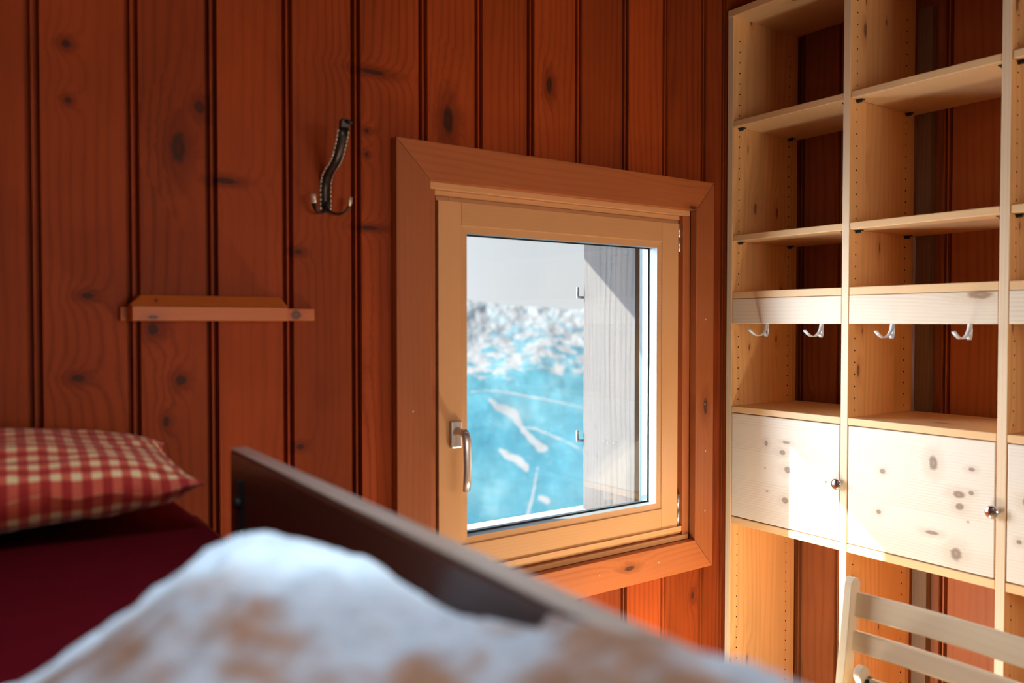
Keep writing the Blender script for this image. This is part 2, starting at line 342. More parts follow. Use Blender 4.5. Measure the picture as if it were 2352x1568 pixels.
def mat_blanket():
    t = NT('fleecy_wool'); tc = t.n('TexCoord')
    n1 = t.noise(tc.outputs['Object'], 9.0, 3.0); n2 = t.noise(tc.outputs['Object'], 60.0, 3.0)
    # white crest; near-side shade put into the colour as greyer field, brown flecks
    sp = t.n('SeparateXYZ'); t.t.links.new(tc.outputs['Object'], sp.inputs[0])
    across = t.math('ADD', t.math('MULTIPLY', sp.outputs[0], 0.576), t.math('MULTIPLY', sp.outputs[1], 0.817))
    field = t.smooth(t.math('ADD', across, t.math('MULTIPLY', t.math('SUBTRACT', n1, 0.5), 0.10)), 0.085, 0.145, 1.0, 0.0)
    c = t.mix(field, (0.82, 0.88, 0.92), (0.40, 0.375, 0.385))
    c = t.mix(t.math('MULTIPLY', field, t.smooth(n1, 0.44, 0.60)), c, (0.28, 0.12, 0.06))
    c = t.scale(c, t.math('MULTIPLY_ADD', n2, 0.4, 0.8))
    return t.finish(c, 0.95, 0.05, bump=n2, bstr=0.6, bdist=0.01, sheen=0.4)
M['blanket'] = mat_blanket()

def mat_hill():
    t = NT('alpine_slope'); tc = t.n('TexCoord'); sp = t.n('SeparateXYZ'); t.t.links.new(tc.outputs['Object'], sp.inputs[0])
    P = tc.outputs['Object']
    n1 = t.noise(P, 0.025, 5.0, 0.6); n2 = t.noise(P, 0.11, 3.0, 0.5); n3 = t.noise(P, 0.012, 3.0); n4 = t.noise(P, 0.30, 3.0, 0.6)
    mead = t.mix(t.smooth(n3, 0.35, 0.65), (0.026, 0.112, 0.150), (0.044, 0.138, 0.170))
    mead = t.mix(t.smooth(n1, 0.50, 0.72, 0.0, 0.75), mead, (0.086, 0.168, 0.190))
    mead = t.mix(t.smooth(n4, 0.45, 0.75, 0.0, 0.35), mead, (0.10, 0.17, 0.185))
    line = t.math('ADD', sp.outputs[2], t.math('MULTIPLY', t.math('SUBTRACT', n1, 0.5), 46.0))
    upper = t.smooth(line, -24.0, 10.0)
    mead = t.mix(t.math('MULTIPLY', upper, 0.92), mead, (0.165, 0.190, 0.198))  # upper slope paled towards the sky: haze put into the colour
    hi = t.smooth(line, -36.0, -22.0, -0.60, 0.06)
    patch = t.smooth(t.math('ADD', n2, hi), 0.47, 0.58)
    sn = t.n('Attribute', attribute_name='snow').outputs['Fac']
    f = t.math('MAXIMUM', patch, t.smooth(t.math('ADD', sn, t.math('MULTIPLY', t.math('SUBTRACT', n4, 0.5), 1.2)), 0.35, 0.75))
    c = t.mix(f, mead, (0.175, 0.180, 0.182))
    return t.finish(c, 0.95, 0.05)
M['hill'] = mat_hill()

# ------------------------------------------------------------------ room shell
CEIL = 2.42
XL, XR, YB, YF = -0.95, 2.085, 1.5, -1.70        # left wall, right wall, window wall, wall behind the camera
OX0, OX1, OZ0, OZ1 = 0.80, 1.67, 0.59, 1.53       # window opening
JOINT = [(-.0115, 0), (-.0105, .004), (-.0100, .018), (-.0024, .018), (-.0015, .002), (.0020, .002), (.0029, .018), (.0092, .018), (.0098, .004), (.0108, 0)]
def panelling(mb, joints, lo, hi, place, splits=()):
    """planked face: place(a, depth, z) -> point; splits = (a0, a1, z0, z1) left open"""
    pts = [(lo, 0.0)]
    for j in joints: pts += [(j + d, e) for d, e in JOINT]
    pts.append((hi, 0.0))
    if splits:
        for s_ in splits[:2]:
            k = next(i for i in range(len(pts) - 1) if pts[i][0] <= s_ <= pts[i + 1][0]); pts.insert(k + 1, (s_, 0.0))
    pl = mb.pl; pid = 0
    for i in range(len(pts) - 1):
        (a0, d0), (a1, d1) = pts[i], pts[i + 1]
        if d0 == 0 and d1 == 0 and a1 - a0 > .02 and not (splits and abs(a0 - splits[0]) < 1e-6) and not (splits and abs(a0 - splits[1]) < 1e-6): pid += 1
        mid = (a0 + a1) / 2
        spans = [(0.0, CEIL)]
        if splits and splits[0] < mid < splits[1]: spans = [(0.0, splits[2]), (splits[3], CEIL)]
        for z0, z1 in spans:
            f = mb.bm.faces.new([mb.bm.verts.new(place(*p)) for p in ((a0, d0, z0), (a1, d1, z0), (a1, d1, z1), (a0, d0, z1))])
            f[pl] = pid * 0.37 % 1.0 + pid
GX = [-.80, -.64, -.48, -.33, -.18, -.03, .130, .2754, .4049, .5434, .6821, .833, .9704, 1.110, 1.2508, 1.4015, 1.5409, 1.6849, 1.766, 1.90, 2.02]
mb = MB(); panelling(mb, GX, XL - .1, XR + .1, lambda a, d, z: (a, YB + d, z), (OX0, OX1, OZ0, OZ1))
for x0, x1, z0, z1 in ((XL - .1, OX0, 0, CEIL), (OX1, XR + .1, 0, CEIL), (OX0, OX1, 0, OZ0), (OX0, OX1, OZ1, CEIL)):
    mb.box(x0, x1, YB + .020, YB + .06, z0, z1, mi=0)
    mb.box(x0, x1, YB + .06, 1.85, z0, z1, mi=1)
o = mb.build('wall_back', [M['wall'], M['plaster']]); tag(o, 'red brown vertical plank wall with the window in it', 'wall', kind='structure')
mb = MB(); panelling(mb, [-1.5 + .14 * k for k in range(18)] + [1.055, 1.205, 1.352, 1.4815], YF - .1, YB, lambda a, d, z: (XR + d, a, z))
mb.box(XR + .020, XR + .12, YF - .1, YB, 0, CEIL)
o = mb.build('wall_right', M['wall_side']); tag(o, 'dark plank wall behind the open shelving', 'wall', kind='structure')
mb = MB(); mb.box(XL - .1, XL, YF - .1, YB, 0, CEIL)
o = mb.build('wall_left', M['bounce_plaster']); tag(o, 'unseen wall, pale for bounce light, beyond the head side of the bed', 'wall', kind='structure')
# wall behind the photographer, with an opening for the added window
WX0, WX1, WZ0, WZ1 = .25, 1.75, .85, 1.65
mb = MB()
for x0, x1, z0, z1 in ((XL - .1, WX0, 0, CEIL), (WX1, XR + .12, 0, CEIL), (WX0, WX1, 0, WZ0), (WX0, WX1, WZ1, CEIL)): mb.box(x0, x1, YF - .1, YF, z0, z1)
o = mb.build('wall_front', M['bounce_plaster']); tag(o, 'unseen wall, pale for bounce light, behind the photographer', 'wall', kind='structure')
mb = MB()
for x0, x1, ya, yb in ((XL - .1, -.05, YF - .1, 1.85), (.55, XR + .12, YF - .1, 1.85), (-.05, .55, YF - .1, .14), (-.05, .55, .78, 1.85)): mb.box(x0, x1, ya, yb, CEIL, CEIL + .1)
o = mb.build('ceiling', M['ceil']); tag(o, 'dark plank ceiling', 'ceiling', kind='structure')
mb = MB(); mb.box(XL - .1, XR + .1, YF - .1, 1.85, -.1, 0); o = mb.build('floor', M['floor']); tag(o, 'brown board floor', 'floor', kind='structure')

# ------------------------------------------------------------------ added rear and roof windows around the fill lights
w2 = empty('fill_window_rear', (1.0, YF, WZ0), 'added unseen window for fill light in the wall behind the photographer', 'window', kind='structure')
mb = MB()
for a in ((WX0, WX0 + .06, WZ0, WZ1), (WX1 - .06, WX1, WZ0, WZ1), (WX0 + .06, WX1 - .06, WZ0, WZ0 + .06), (WX0 + .06, WX1 - .06, WZ1 - .06, WZ1)): mb.box(a[0], a[1], YF - .08, YF - .02, a[2], a[3], .003)
mb.build('window_frame', M['sash'], w2)  # frame of the added unseen rear window
mb = MB(); mb.box(WX0 + .06, WX1 - .06, YF - .05, YF - .045, WZ0 + .06, WZ1 - .06); mb.build('glass_pane', M['glass'], w2)
w3 = empty('fill_window_roof', (.25, .46, CEIL), 'added unseen roof window for fill light over the bed', 'window', kind='structure')
mb = MB()
for a in ((-.05, 0, .14, .78), (.5, .55, .14, .78), (0, .5, .14, .19), (0, .5, .73, .78)): mb.box(a[0], a[1], a[2], a[3], CEIL - .02, CEIL + .08, .003)
mb.build('window_frame', M['sash'], w3)  # frame of the added unseen roof window
mb = MB(); mb.box(0, .5, .19, .73, CEIL + .04, CEIL + .045); mb.build('glass_pane', M['glass'], w3)

# ------------------------------------------------------------------ the window
w1 = empty('window_1', (1.235, YB, 0.59), 'small casement window with varnished sash in a mitred plank casing', 'window', kind='structure')
co = (0.7590, 1.7035, 0.5480, 1.5738); ci = (0.8375, 1.6350, 0.6265, 1.4955)
y0, y1 = 1.478, 1.4995
g = .0006
def mitre(pts, name, mat):
    mb = MB(); mb.prism([(x, y0, z) for x, z in pts], (0, y1 - y0, 0), bev=.0014); return mb.build(name, mat, w1)
mitre([(co[0], co[2]), (ci[0], ci[2] - 0), (ci[0], ci[3]), (co[0], co[3])], 'casing_board', M['casing'])
mitre([(co[1], co[2]), (co[1], co[3]), (ci[1], ci[3]), (ci[1], ci[2])], 'casing_board', M['casing'])
mitre([(co[0] + g, co[3]), (ci[0] + g, ci[3]), (ci[1] - g, ci[3]), (co[1] - g, co[3])], 'casing_board', M['casing_h'])
mitre([(co[0] + g, co[2]), (co[1] - g, co[2]), (ci[1] - g, ci[2]), (ci[0] + g, ci[2])], 'casing_board', M['casing_h'])
# nail heads in the casing
mb = MB()
for x, z in ((.795, 1.02), (1.67, .985), (1.672, 1.21), (1.673, .86), (1.50, .590), (1.30, .592), (1.672, .70)): mb.lathe((x, y0 - .0004, z), (0, -1, 0), [(0, .0022), (.0006, .0018), (.0008, .0)], 10)
mb.build('nail_heads', M['brass'], w1)
# fixed frame behind the casing
fy0, fy1 = 1.518, 1.585
mb = MB()
mb.box(.802, .905, fy0, fy1, .592, 1.528, .002); mb.box(1.567, 1.668, fy0, fy1, .592, 1.528, .002)
mb.build('window_frame', M['sash'], w1)
mb = MB()
mb.box(.905, 1.567, fy0, fy1, 1.43, 1.528, .002); mb.box(.905, 1.567, fy0, fy1, .592, .70, .002)
mb.box(.8385, 1.634, 1.4995, fy0, 1.482, 1.528, .002)                      # stepped moulding under the head casing
mb.box(.8385, 1.605, 1.5090, fy0, 1.470, 1.482, .002)
mb.build('window_frame_rail', M['sash_h'], w1)
mb = MB()                                                                   # bottom bead
prof = [(0, 0), (0, -.018)] + [(-.022 - .006 * math.sin(k * math.pi / 8), -.018 * math.cos(k * math.pi / 8) + 0) for k in range(0)] + [(-.012, -.018), (-.019, -.014), (-.022, -.007), (-.022, 0)]
mb.prism([(.8385, 1.518 + b, .664 + a) for a, b in prof], (.768, 0, 0)); mb.build('sill_bead', M['sash_h'], w1)
mb = MB(); mb.box(.8385, 1.634, 1.4995, 1.518, .6265, .640, .002); mb.build('sill_board', M['sash_h'], w1)
mb = MB(); mb.box(1.6080, 1.634, 1.4995, fy0, .640, 1.482, .001); mb.box(.8385, .8655, 1.5080, fy0, .640, 1.482, .001); mb.build('casing_return', M['casing'], w1)
# dark strip standing for the gap at the lock side
mb = MB(); mb.box(.8650, .8720, 1.5172, 1.5178, .664, 1.47); mb.build('gap_strip', M['gap'], w1)
# sash
sx0, sx1, sz0, sz1 = .8712, 1.5960, .6635, 1.4605
ix0, ix1, iz0, iz1 = .9285, 1.5375, .7175, 1.4105                         # stile and rail inner lines
gx0, gx1, gz0, gz1 = .9450, 1.5225, .7330, 1.3945                         # visible glass opening
sy0, sy1 = 1.505, 1.560
def sash_piece(name, boxes, mat):
    mb = MB()
    for b in boxes: mb.box(b[0], b[1], sy0, sy1, b[2], b[3], .0009)
    return mb.build(name, mat, w1)
sash_piece('sash_stile', [(sx0, ix0, sz0, sz1)], M['sash']); sash_piece('sash_stile', [(ix1, sx1, sz0, sz1)], M['sash'])
sash_piece('sash_rail', [(ix0 + .0005, ix1 - .0005, iz1, sz1)], M['sash_h']); sash_piece('sash_rail', [(ix0 + .0005, ix1 - .0005, sz0, iz0)], M['sash_h'])
# glazing bead: sloped inner moulding, then the pale rebate that runs back to the glass
def ring(mb, a, b, ya, yb, mi=0):
    for (p, q) in (((a[0], a[2]), (b[0], b[2])), ):
        pass
    A = [(a[0], ya, a[2]), (a[1], ya, a[2]), (a[1], ya, a[3]), (a[0], ya, a[3])]
    B = [(b[0], yb, b[2]), (b[1], yb, b[2]), (b[1], yb, b[3]), (b[0], yb, b[3])]
    for i in range(4):
        j = (i + 1) % 4
        f = mb.bm.faces.new([mb.bm.verts.new(p) for p in (A[i], A[j], B[j], B[i])]); f.material_index = mi
I = (ix0, ix1, iz0, iz1); G = (gx0, gx1, gz0, gz1)
mb = MB(); ring(mb, I, (ix0 + .0012, ix1 - .0012, iz0 + .0012, iz1 - .0012), sy0 + .0003, sy0 + .0028); ring(mb, (ix0 + .0012, ix1 - .0012, iz0 + .0012, iz1 - .0012), G, sy0 + .0028, sy0 + .0048)
mb.build('glazing_bead', M['sash_h'], w1)
gy = 1.540
mb = MB(); ring(mb, G, (gx0 - .001, gx1 + .001, gz0 - .001, gz1 + .001), sy0 + .0048, gy)
mb.build('glazing_rebate', M['frame_white'], w1)
mb = MB(); ring(mb, (gx0 - .001, gx1 + .001, gz0 - .001, gz1 + .001), (gx0 - .001, gx1 + .001, gz0 - .001, gz1 + .001), gy, gy + .024); mb.build('glass_edge', M['stop'], w1)
mb = MB(); ring(mb, (gx0 + .0025, gx1 - .0025, gz0 + .0025, gz1 - .0025), (gx0 - .002, gx1 + .002, gz0 - .002, gz1 + .002), gy - .0002, gy - .0001); mb.build('spacer_bar', M['gap'], w1)
mb = MB(); mb.box(gx0 - .0008, gx1 + .0008, gy, gy + .024, gz0 - .0008, gz1 + .0008); mb.build('glass_pane', M['glass'], w1)
# outer stop of the frame, seen through the glass
mb = MB(); o1 = (.915, 1.5420, .712, 1.418)
ring(mb, (gx0 - .001, gx1 + .001, gz0 - .001, gz1 + .001), (.922, 1.534, .716, 1.41), gy + .024, 1.585); ring(mb, (.922, 1.534, .716, 1.41), (.870, 1.548, .680, 1.46), 1.585, 1.60)
mb.build('outer_stop', M['stop'], w1)
# outer reveal boards, sill sheet and hinge pins
mb = MB(); mb.box(1.560, 1.600, 1.629, 1.8465, .62, 1.56, .002); mb.build('reveal_board', M['grey_wood'], w1)
mb = MB(); mb.box(.806, .846, 1.629, 1.8465, .62, 1.56, .002); mb.build('reveal_board', M['grey_wood'], w1)
mb = MB(); mb.box(.72, 1.75, 1.60, 1.885, .620, .652, .004); mb.build('outer_sill', M['stone'], w1)
for zz in (.857, 1.280):
    mb = MB(); mb.tube([(1.575, 1.852, zz - .004), (1.545, 1.858, zz - .004)], .004, 8); mb.tube([(1.547, 1.858, zz - .006), (1.547, 1.858, zz + .026)], .0042, 10)
    mb.build('shutter_hinge_pin', M['iron'], w1)
# window handle
hd = MB(); hd.box(.8975, .9245, 1.4955, 1.505, .932, .991, .003); h = hd.build('handle_plate', M['alu'], w1)
hd = MB(); hd.lathe((.911, 1.4955, .968), (0, -1, 0), [(0, .0095), (.004, .0095), (.006, .0082), (.026, .0078), (.034, .0078)], 20)
path = [(.911, 1.462, .9700), (.911, 1.458, .962), (.911, 1.4545, .950), (.911, 1.4535, .93), (.911, 1.4525, .90), (.911, 1.4545, .87), (.911, 1.4575, .846)]
hd.tube(path, [.0085, .0095, .0098, .0095, .0092, .0090, .0085], 14, flat=(.62, 1.05), up=(1, 0, 0)); hd.build('lever_handle', M['alu'], h)
for za, zb in ((1.388, 1.4605), (.668, .7475)):
    mb = MB(); mb.tube([(1.6005, 1.507, za), (1.6005, 1.507, (za + zb) / 2 - .0008)], .0042, 12); mb.tube([(1.6005, 1.507, (za + zb) / 2 + .0008), (1.6005, 1.507, zb)], .0042, 12)
    mb.box(1.5965, 1.6080, 1.509, 1.5165, za + .004, zb - .004, .001); mb.build('sash_hinge', M['alu'], w1)

# ------------------------------------------------------------------ eave over the window and the slope across the valley
mb = MB(); mb.box(-3.0, .745, 2.25, 2.29, 1.706, 1.95, .003); mb.box(.745, 4.0, 2.25, 2.29, 1.756, 1.95, .003); mb.box(-3.0, 4.0, 1.85, 2.25, 1.95, 1.99, .003)
o = mb.build('roof_eave', M['eave']); tag(o, 'projecting roof eave outside above the window', 'eave', kind='structure')
from mathutils import noise as mn
LATS = [-480 + 420 * k / 80 for k in range(80)] + [-60 + 160 * k / 220 for k in range(220)] + [100 + 200 * k / 40 for k in range(41)]
mb = MB(); rows = []; LD = []
ca, sa = math.cos(math.radians(54.8)), math.sin(math.radians(54.8))
for i in range(300):
    r = []
    for lat in LATS:
        u = i / 299.0
        d = 230 + 330 * u + 0.15 * lat
        z = -125 + 140 * u ** 1.12
        p = Vector((lat * .012, d * .012, 0)); z += 2.2 * mn.fractal(p, 0.9, 2.1, 4) + (-.08 * lat) * u + 2.2 * u ** 3 * mn.fractal(Vector((lat * .03, d * .022, 3.3)), .8, 2.2, 4)
        r.append((d * ca + lat * sa, d * sa - lat * ca, z)); LD.append((lat, d))
    rows.append(r)
mb.quadgrid(rows)
o = mb.build('hills', M['hill']); tag(o, 'blue green alpine slope with snow patches across the valley', 'hill', kind='structure')
# snow lying in gullies: polylines (sideways, distance, half width)
GULLY = [[(-12, 436, .9), (-7.6, 431, 1.8), (-2.5, 429, 2.4), (2, 425, 2.6), (5.3, 414.6, 1.9), (9.6, 406.6, 1.7), (13.7, 401, 2.2), (17, 400.5, 1.0)],
         [(-22.6, 441.6, .25), (-13.3, 446, .3), (1, 445.5, .4), (15, 443.4, .55), (31.5, 440, .3), (60, 430, .5)],
         [(-6, 396, .6), (-3.4, 392.6, 1.4), (2.9, 390, 1.7), (7, 384.7, 1.6)],
         [(12, 385, .4), (10.3, 371.4, .9), (8.9, 361.8, .9), (6.3, 348, 1.0), (3, 330, 1.0)], [(4, 416, .25), (12, 416, .5), (25, 408.7, .35), (40, 396, .4)],
         [(-40, 420, .8), (-28, 398, 1.3), (-22, 370, .8)], [(48, 420, .8), (55, 396, 1.6), (62, 372, 1.0)], [(12, 363, .8), (16, 361, 1.2)]]
at = o.data.attributes.new('snow', 'FLOAT', 'POINT'); vals = [0.0] * len(LD)
for k, (lat, d) in enumerate(LD):
    if not 325 < d < 452: continue
    best = 0.0
    for g_ in GULLY:
        for (a0, b0, w0), (a1, b1, w1_) in zip(g_, g_[1:]):
            # far slope is seen at a grazing angle: one metre in depth counts about a quarter
            dx, dy = a1 - a0, (b1 - b0) * .3; px_, py_ = lat - a0, (d - b0) * .3
            t_ = max(0, min(1, (px_ * dx + py_ * dy) / (dx * dx + dy * dy + 1e-9)))
            q = math.hypot(px_ - dx * t_, py_ - dy * t_) / (w0 + (w1_ - w0) * t_)
            best = max(best, 1.3 - q * 1.3)
    vals[k] = max(0.0, min(1.0, best))
at.data.foreach_set('value', vals)

# ------------------------------------------------------------------ shelving unit
XS, XBK = 1.775, 2.060
su = empty('shelving_unit', (XS, 1.4955, 0), 'pale pine open shelving unit with small cupboards along the right wall', 'shelving')
UP = [(1.4770, 1.4955), (1.1285, 1.1470), (.7735, .7925), (.4185, .4370)]
TOP = 2.048
def holes(mb, ya, side):
    """drilled peg holes on a face of an upright: tiny flush discs"""
    for x in (1.8025, 2.020):
        z = .13
        while z < 1.98:
            if not (.66 < z < .97) and not (1.19 < z < 1.30): mb.lathe((x, ya, z), (0, side, 0), [(-.001, .0021), (.00025, .0021), (.0003, .0)], 8, mi=2)
            z += .0287
for k, (a, b) in enumerate(UP):
    mb = MB(); mb.box(XS, XBK, a, b, 0, TOP, .0012, 0, k * 1.7 + .3)
    for f in mb.bm.faces:
        if f.normal.length == 0: f.normal_update()
        f.normal_update()
        if abs(f.normal.x) > .9: f.material_index = 1
    holes(mb, a, -1)
    if k: holes(mb, b, 1)
    mb.build('upright_panel', [M['pine_v'], M['pine_edge'], M['hole']], su)
SHELVES = [1.7485, 1.4392]
mb = MB(); mb.box(XS - .001, XBK, UP[3][0], UP[0][1], TOP - .018 - .0005, TOP + .0005, .0015); mb.build('top_board', M['pine_shelf'], su)
for k in range(3):
    ya, yb = UP[k + 1][1] + .0006, UP[k][0] - .0006
    for z in SHELVES:
        mb = MB(); mb.box(XS + .002, XBK - .002, ya, yb, z - .0172, z, .0018, pid=k * 2.3 + z); sh = mb.build('shelf', M['pine_shelf'], su)
        for (px, py, s_) in ((1.8025, yb, -1), (2.020, yb, -1), (1.8025, ya, 1), (2.020, ya, 1)):
            mb = MB(); mb.lathe((px, py + s_ * -.0004, z - .0212), (0, s_, 0), [(0, .0036), (.012, .0036), (.0125, .003)], 10); mb.box(px - .007, px + .007, min(py, py + s_ * .016), max(py, py + s_ * .016), z - .0195, z - .0174)
            mb.build('shelf_pin', M['black'], sh)
    mb = MB(); mb.box(XS + .001, XBK - .002, ya, yb, 1.2672, 1.2858, .0015, pid=k * 3.1 + .5); mb.build('shelf', M['pine_shelf'], su)
    mb = MB(); mb.box(XS + .0006, XS + .019, ya, yb, 1.1985, 1.2664, .0018, pid=k * 1.9 + .2); hr = mb.build('hook_rail', M['pine_rail'], su)
    mb = MB(); mb.box(XS + .0006, XBK - .002, ya, yb, .9575, .9745, .0015, pid=k * 2.9 + .7); mb.build('cupboard_top', M['pine_shelf'], su)
    mb = MB(); mb.box(XS + .0006, XBK - .002, ya, yb, .6525, .6712, .0015, pid=k * 1.3 + .9); mb.build('cupboard_bottom', M['pine_shelf'], su)
    mb = MB(); mb.box(XS + .0012, XS + .0195, ya + .0022, yb - .001, .6742, .9552, .0018, pid=0.0); dr = mb.build('cupboard_door', M['pine_door'], su)
    kb = MB(); kb.lathe((XS + .001, ya + .0035, .8125), (-1, 0, 0), [(0, .007), (.003, .0055), (.006, .0060), (.008, .0125), (.011, .0142), (.014, .0132), (.0165, .009), (.0175, .003), (.0176, 0)], 28)
    kb.build('knob', M['chrome'], dr)
    for hy in ((1.370, 1.207) if k == 0 else (1.0245, .8535) if k == 1 else (.67, .50)):
        hk = MB(); xh = XS + .010
        w = .0042
        # plate up the rear of the rail, then a long curved prong out into the room and a short one under the plate
        prof = [(-w, -.0013), (w, -.0013), (w, .0013), (-w, .0013)]
        pr = [(xh, 1.205), (xh - .001, 1.197), (xh - .005, 1.184), (xh - .013, 1.1745), (xh - .026, 1.1685), (xh - .041, 1.168), (xh - .055, 1.1735), (xh - .068, 1.1825)]
        hk.sweep([(x, hy, z) for x, z in pr], prof, (0, 1, 0))
        pr = [(xh + .0026, 1.205), (xh + .0026, 1.185), (xh + .002, 1.172), (xh - .002, 1.166), (xh - .006, 1.169), (xh - .008, 1.176)]
        hk.sweep([(x, hy, z) for x, z in pr], prof, (0, 1, 0))
        hk.build('coat_hook', M['hook_white'], hr)
mb = MB(); mb.box(2.062, 2.084, 1.086, 1.1235, 0, 2.0, .001); o = mb.build('trim_1', M['batten']); tag(o, 'pale batten on the dark wall just behind the second shelving upright', 'batten', kind='structure')

# ------------------------------------------------------------------ wooden folding chair in front of the shelves
ch = empty('folding_chair', (1.40, .72, 0), 'pale beech folding chair with slatted back in front of the shelving', 'chair')
def leg_path(x0, z0, x1, z1, n=8): return [(x0 + (x1 - x0) * k / n, z0 + (z1 - z0) * k / n) for k in range(n + 1)]
def bar_leg(name, y, ty, ax, az, bx, bz, depth, parent, mat):
    """flat-sided leg with a rounded upper end, from foot (bx,bz) to top (ax,az)"""
    d = Vector((ax - bx, 0, az - bz)).normalized(); nrm = Vector((d.z, 0, -d.x)); pts = []
    top = Vector((ax, 0, az)); foot = Vector((bx, 0, bz))
    pts.append(foot - nrm * depth / 2); 
    for k in range(9):
        t = math.pi * k / 8
        pts.append(top - d * depth * .5 + (-nrm * math.cos(t) + d * math.sin(t)) * depth / 2)
    pts.append(foot + nrm * depth / 2)
    mb = MB(); mb.prism([(p.x, y - ty / 2, p.z) for p in pts], (0, ty, 0), bev=.002); return mb.build(name, mat, parent)
YA, YBc = .9165, .5165
for y in (YA, YBc): bar_leg('front_leg', y, .018, 1.465, .703, 1.372, 0.0, .030, ch, M['beech_v'])
for y in (YA - .046, YBc + .046): bar_leg('rear_leg', y, .015, 1.415, .552, 1.70, 0.0, .030, ch, M['beech_v'])
def slat(name, y0, y1, x, z0, z1, th, bow):
    rows = []
    n = 14; mb = MB()
    prof = [(-th / 2 + .003, z0), (th / 2 - .003, z0), (th / 2, z0 + .003), (th / 2, z1 - .003), (th / 2 - .003, z1), (-th / 2 + .003, z1), (-th / 2, z1 - .003), (-th / 2, z0 + .003)]
    for k in range(n + 1):
        u = k / n; b = bow * (1 - (2 * u - 1) ** 2)
        rows.append([(x + a + b + (z - .7) * .13, y0 + (y1 - y0) * u, z) for a, z in prof])
    g = mb.quadgrid(rows, smooth=False, close_v=True)
    for r in (g[0], g[-1]): mb.bm.faces.new(r)
    return mb.build(name, M['beech'], ch)
slat('back_slat', YA - .009, YBc + .009, 1.472, .6275, .6745, .012, .012)
slat('back_slat', YA - .009, YBc + .009, 1.472, .5620, .6015, .012, .012)
slat('cross_slat', YA - .054, YBc + .054, 1.452, .490, .532, .014, .0)
for y in (YA - .055, ):
    mb = MB(); mb.lathe((1.432, y, .518), (0, -1, 0), [(0, .015), (.006, .015), (.008, .013), (.008, 0)], 16); mb.build('pivot_bolt', M['bronze'], ch)
for k in range(6):
    x = 1.10 + .058 * k; mb = MB(); mb.box(x, x + .046, YBc + .062, YA - .062, .425, .441, .004); mb.build('seat_slat', M['beech'], ch)
for y in (YA - .062, YBc + .062 - .016):
    mb = MB(); mb.box(1.09, 1.46, y, y + .016, .400, .425, .003); mb.build('seat_rail', M['beech'], ch)
mb = MB(); mb.tube([(1.397, YA, .20), (1.397, YBc, .20)], .009, 12); mb.build('stretcher', M['beech'], ch)

# ------------------------------------------------------------------ unseen glowing globe added as lamp on the floor between bed and chair
fl = empty('fill_globe', (1.33, 1.12, 0), 'unseen glowing globe added as lamp on the floor between bed and chair', 'fill_light')
mb = MB(); mb.lathe((1.33, 1.12, 0), (0, 0, 1), [(0, .08), (.012, .08), (.02, .07), (.026, .02), (.06, .012), (.15, .012), (.17, .03), (.19, .034)], 28); mb.build('base', M['bronze'], fl)
def mat_fill():
    t = NT('fill_globe_glow'); e = t.n('Emission'); e.inputs[0].default_value = (0.98, 0.98, 0.84, 1); e.inputs[1].default_value = FILL
    o = t.n('OutputMaterial'); t.t.links.new(e.outputs[0], o.inputs[0]); return t.m
FILL = 104.0
mb = MB(); mb.lathe((1.33, 1.12, .25), (0, 0, 1), [(-.06 * math.cos(k * math.pi / 12), .06 * math.sin(k * math.pi / 12)) for k in range(13)], 24); mb.build('fill_globe_ball', mat_fill(), fl)

# ------------------------------------------------------------------ coat hook on the window wall
hk = empty('coat_hook', (.617, YB, 1.45), 'ornate dark metal coat hook with beaded edges on the plank wall', 'coat hook')
def hp(out, up, dx=0.0): return (.617 + dx, YB - out, 1.452 + up)
prof = [(-.0092, -.0016), (.0092, -.0016), (.0092, .0016), (-.0092, .0016)]
arm = [hp(.004, -.031), hp(.004, -.015), hp(.004, .003), hp(.006, .018), hp(.014, .030), hp(.028, .039), hp(.043, .045), hp(.056, .053), hp(.067, .064), hp(.077, .078), hp(.085, .092), hp(.091, .107)]
mb = MB(); mb.sweep(arm, prof, (1, 0, 0))
mb.build('hook_strip', M['bronze'], hk)
mb = MB()
for i in range(len(arm) - 1):
    for q in range(2):
        p = Vector(arm[i]).lerp(Vector(arm[i + 1]), q / 2); d = (Vector(arm[i + 1]) - Vector(arm[i])).normalized(); nr = Vector((1, 0, 0)).cross(d).normalized()
        for s_ in (-1, 1):
            c = p + Vector((s_ * .0088, 0, 0)) - nr * .0012
            mb.tube([c - d * .0032 + Vector((s_ * .0016, 0, 0)), c + d * .0026], [.0020, .0026], 6)
    for s_ in (-1, 1):
        a, b = Vector(arm[i]) + Vector((s_ * .0050, 0, 0)), Vector(arm[i + 1]) + Vector((s_ * .0050, 0, 0))
        nr = Vector((1, 0, 0)).cross((b - a).normalized()).normalized(); mb.tube([a - nr * .0022, b - nr * .0022], .0011, 6)
mb.build('beaded_edge', M['brass'], hk)
mb = MB(); tp = arm[-1]
mb.prism([(tp[0] - .009, tp[1] + .003, tp[2]), (tp[0] + .009, tp[1] + .003, tp[2]), (tp[0] + .009, tp[1] + .001, tp[2] + .011), (tp[0] + .006, tp[1] - .001, tp[2] + .015), (tp[0] - .006, tp[1] - .001, tp[2] + .015), (tp[0] - .009, tp[1] + .001, tp[2] + .011)], (0, -.010, -.002), bev=.001)
mb.tube([(tp[0], tp[1] - .004, tp[2] + .010), (tp[0] + .006, tp[1] - .020, tp[2] + .006)], [.006, .005], 8, flat=(1, .6))
mb.build('hook_tip', M['bronze'], hk)
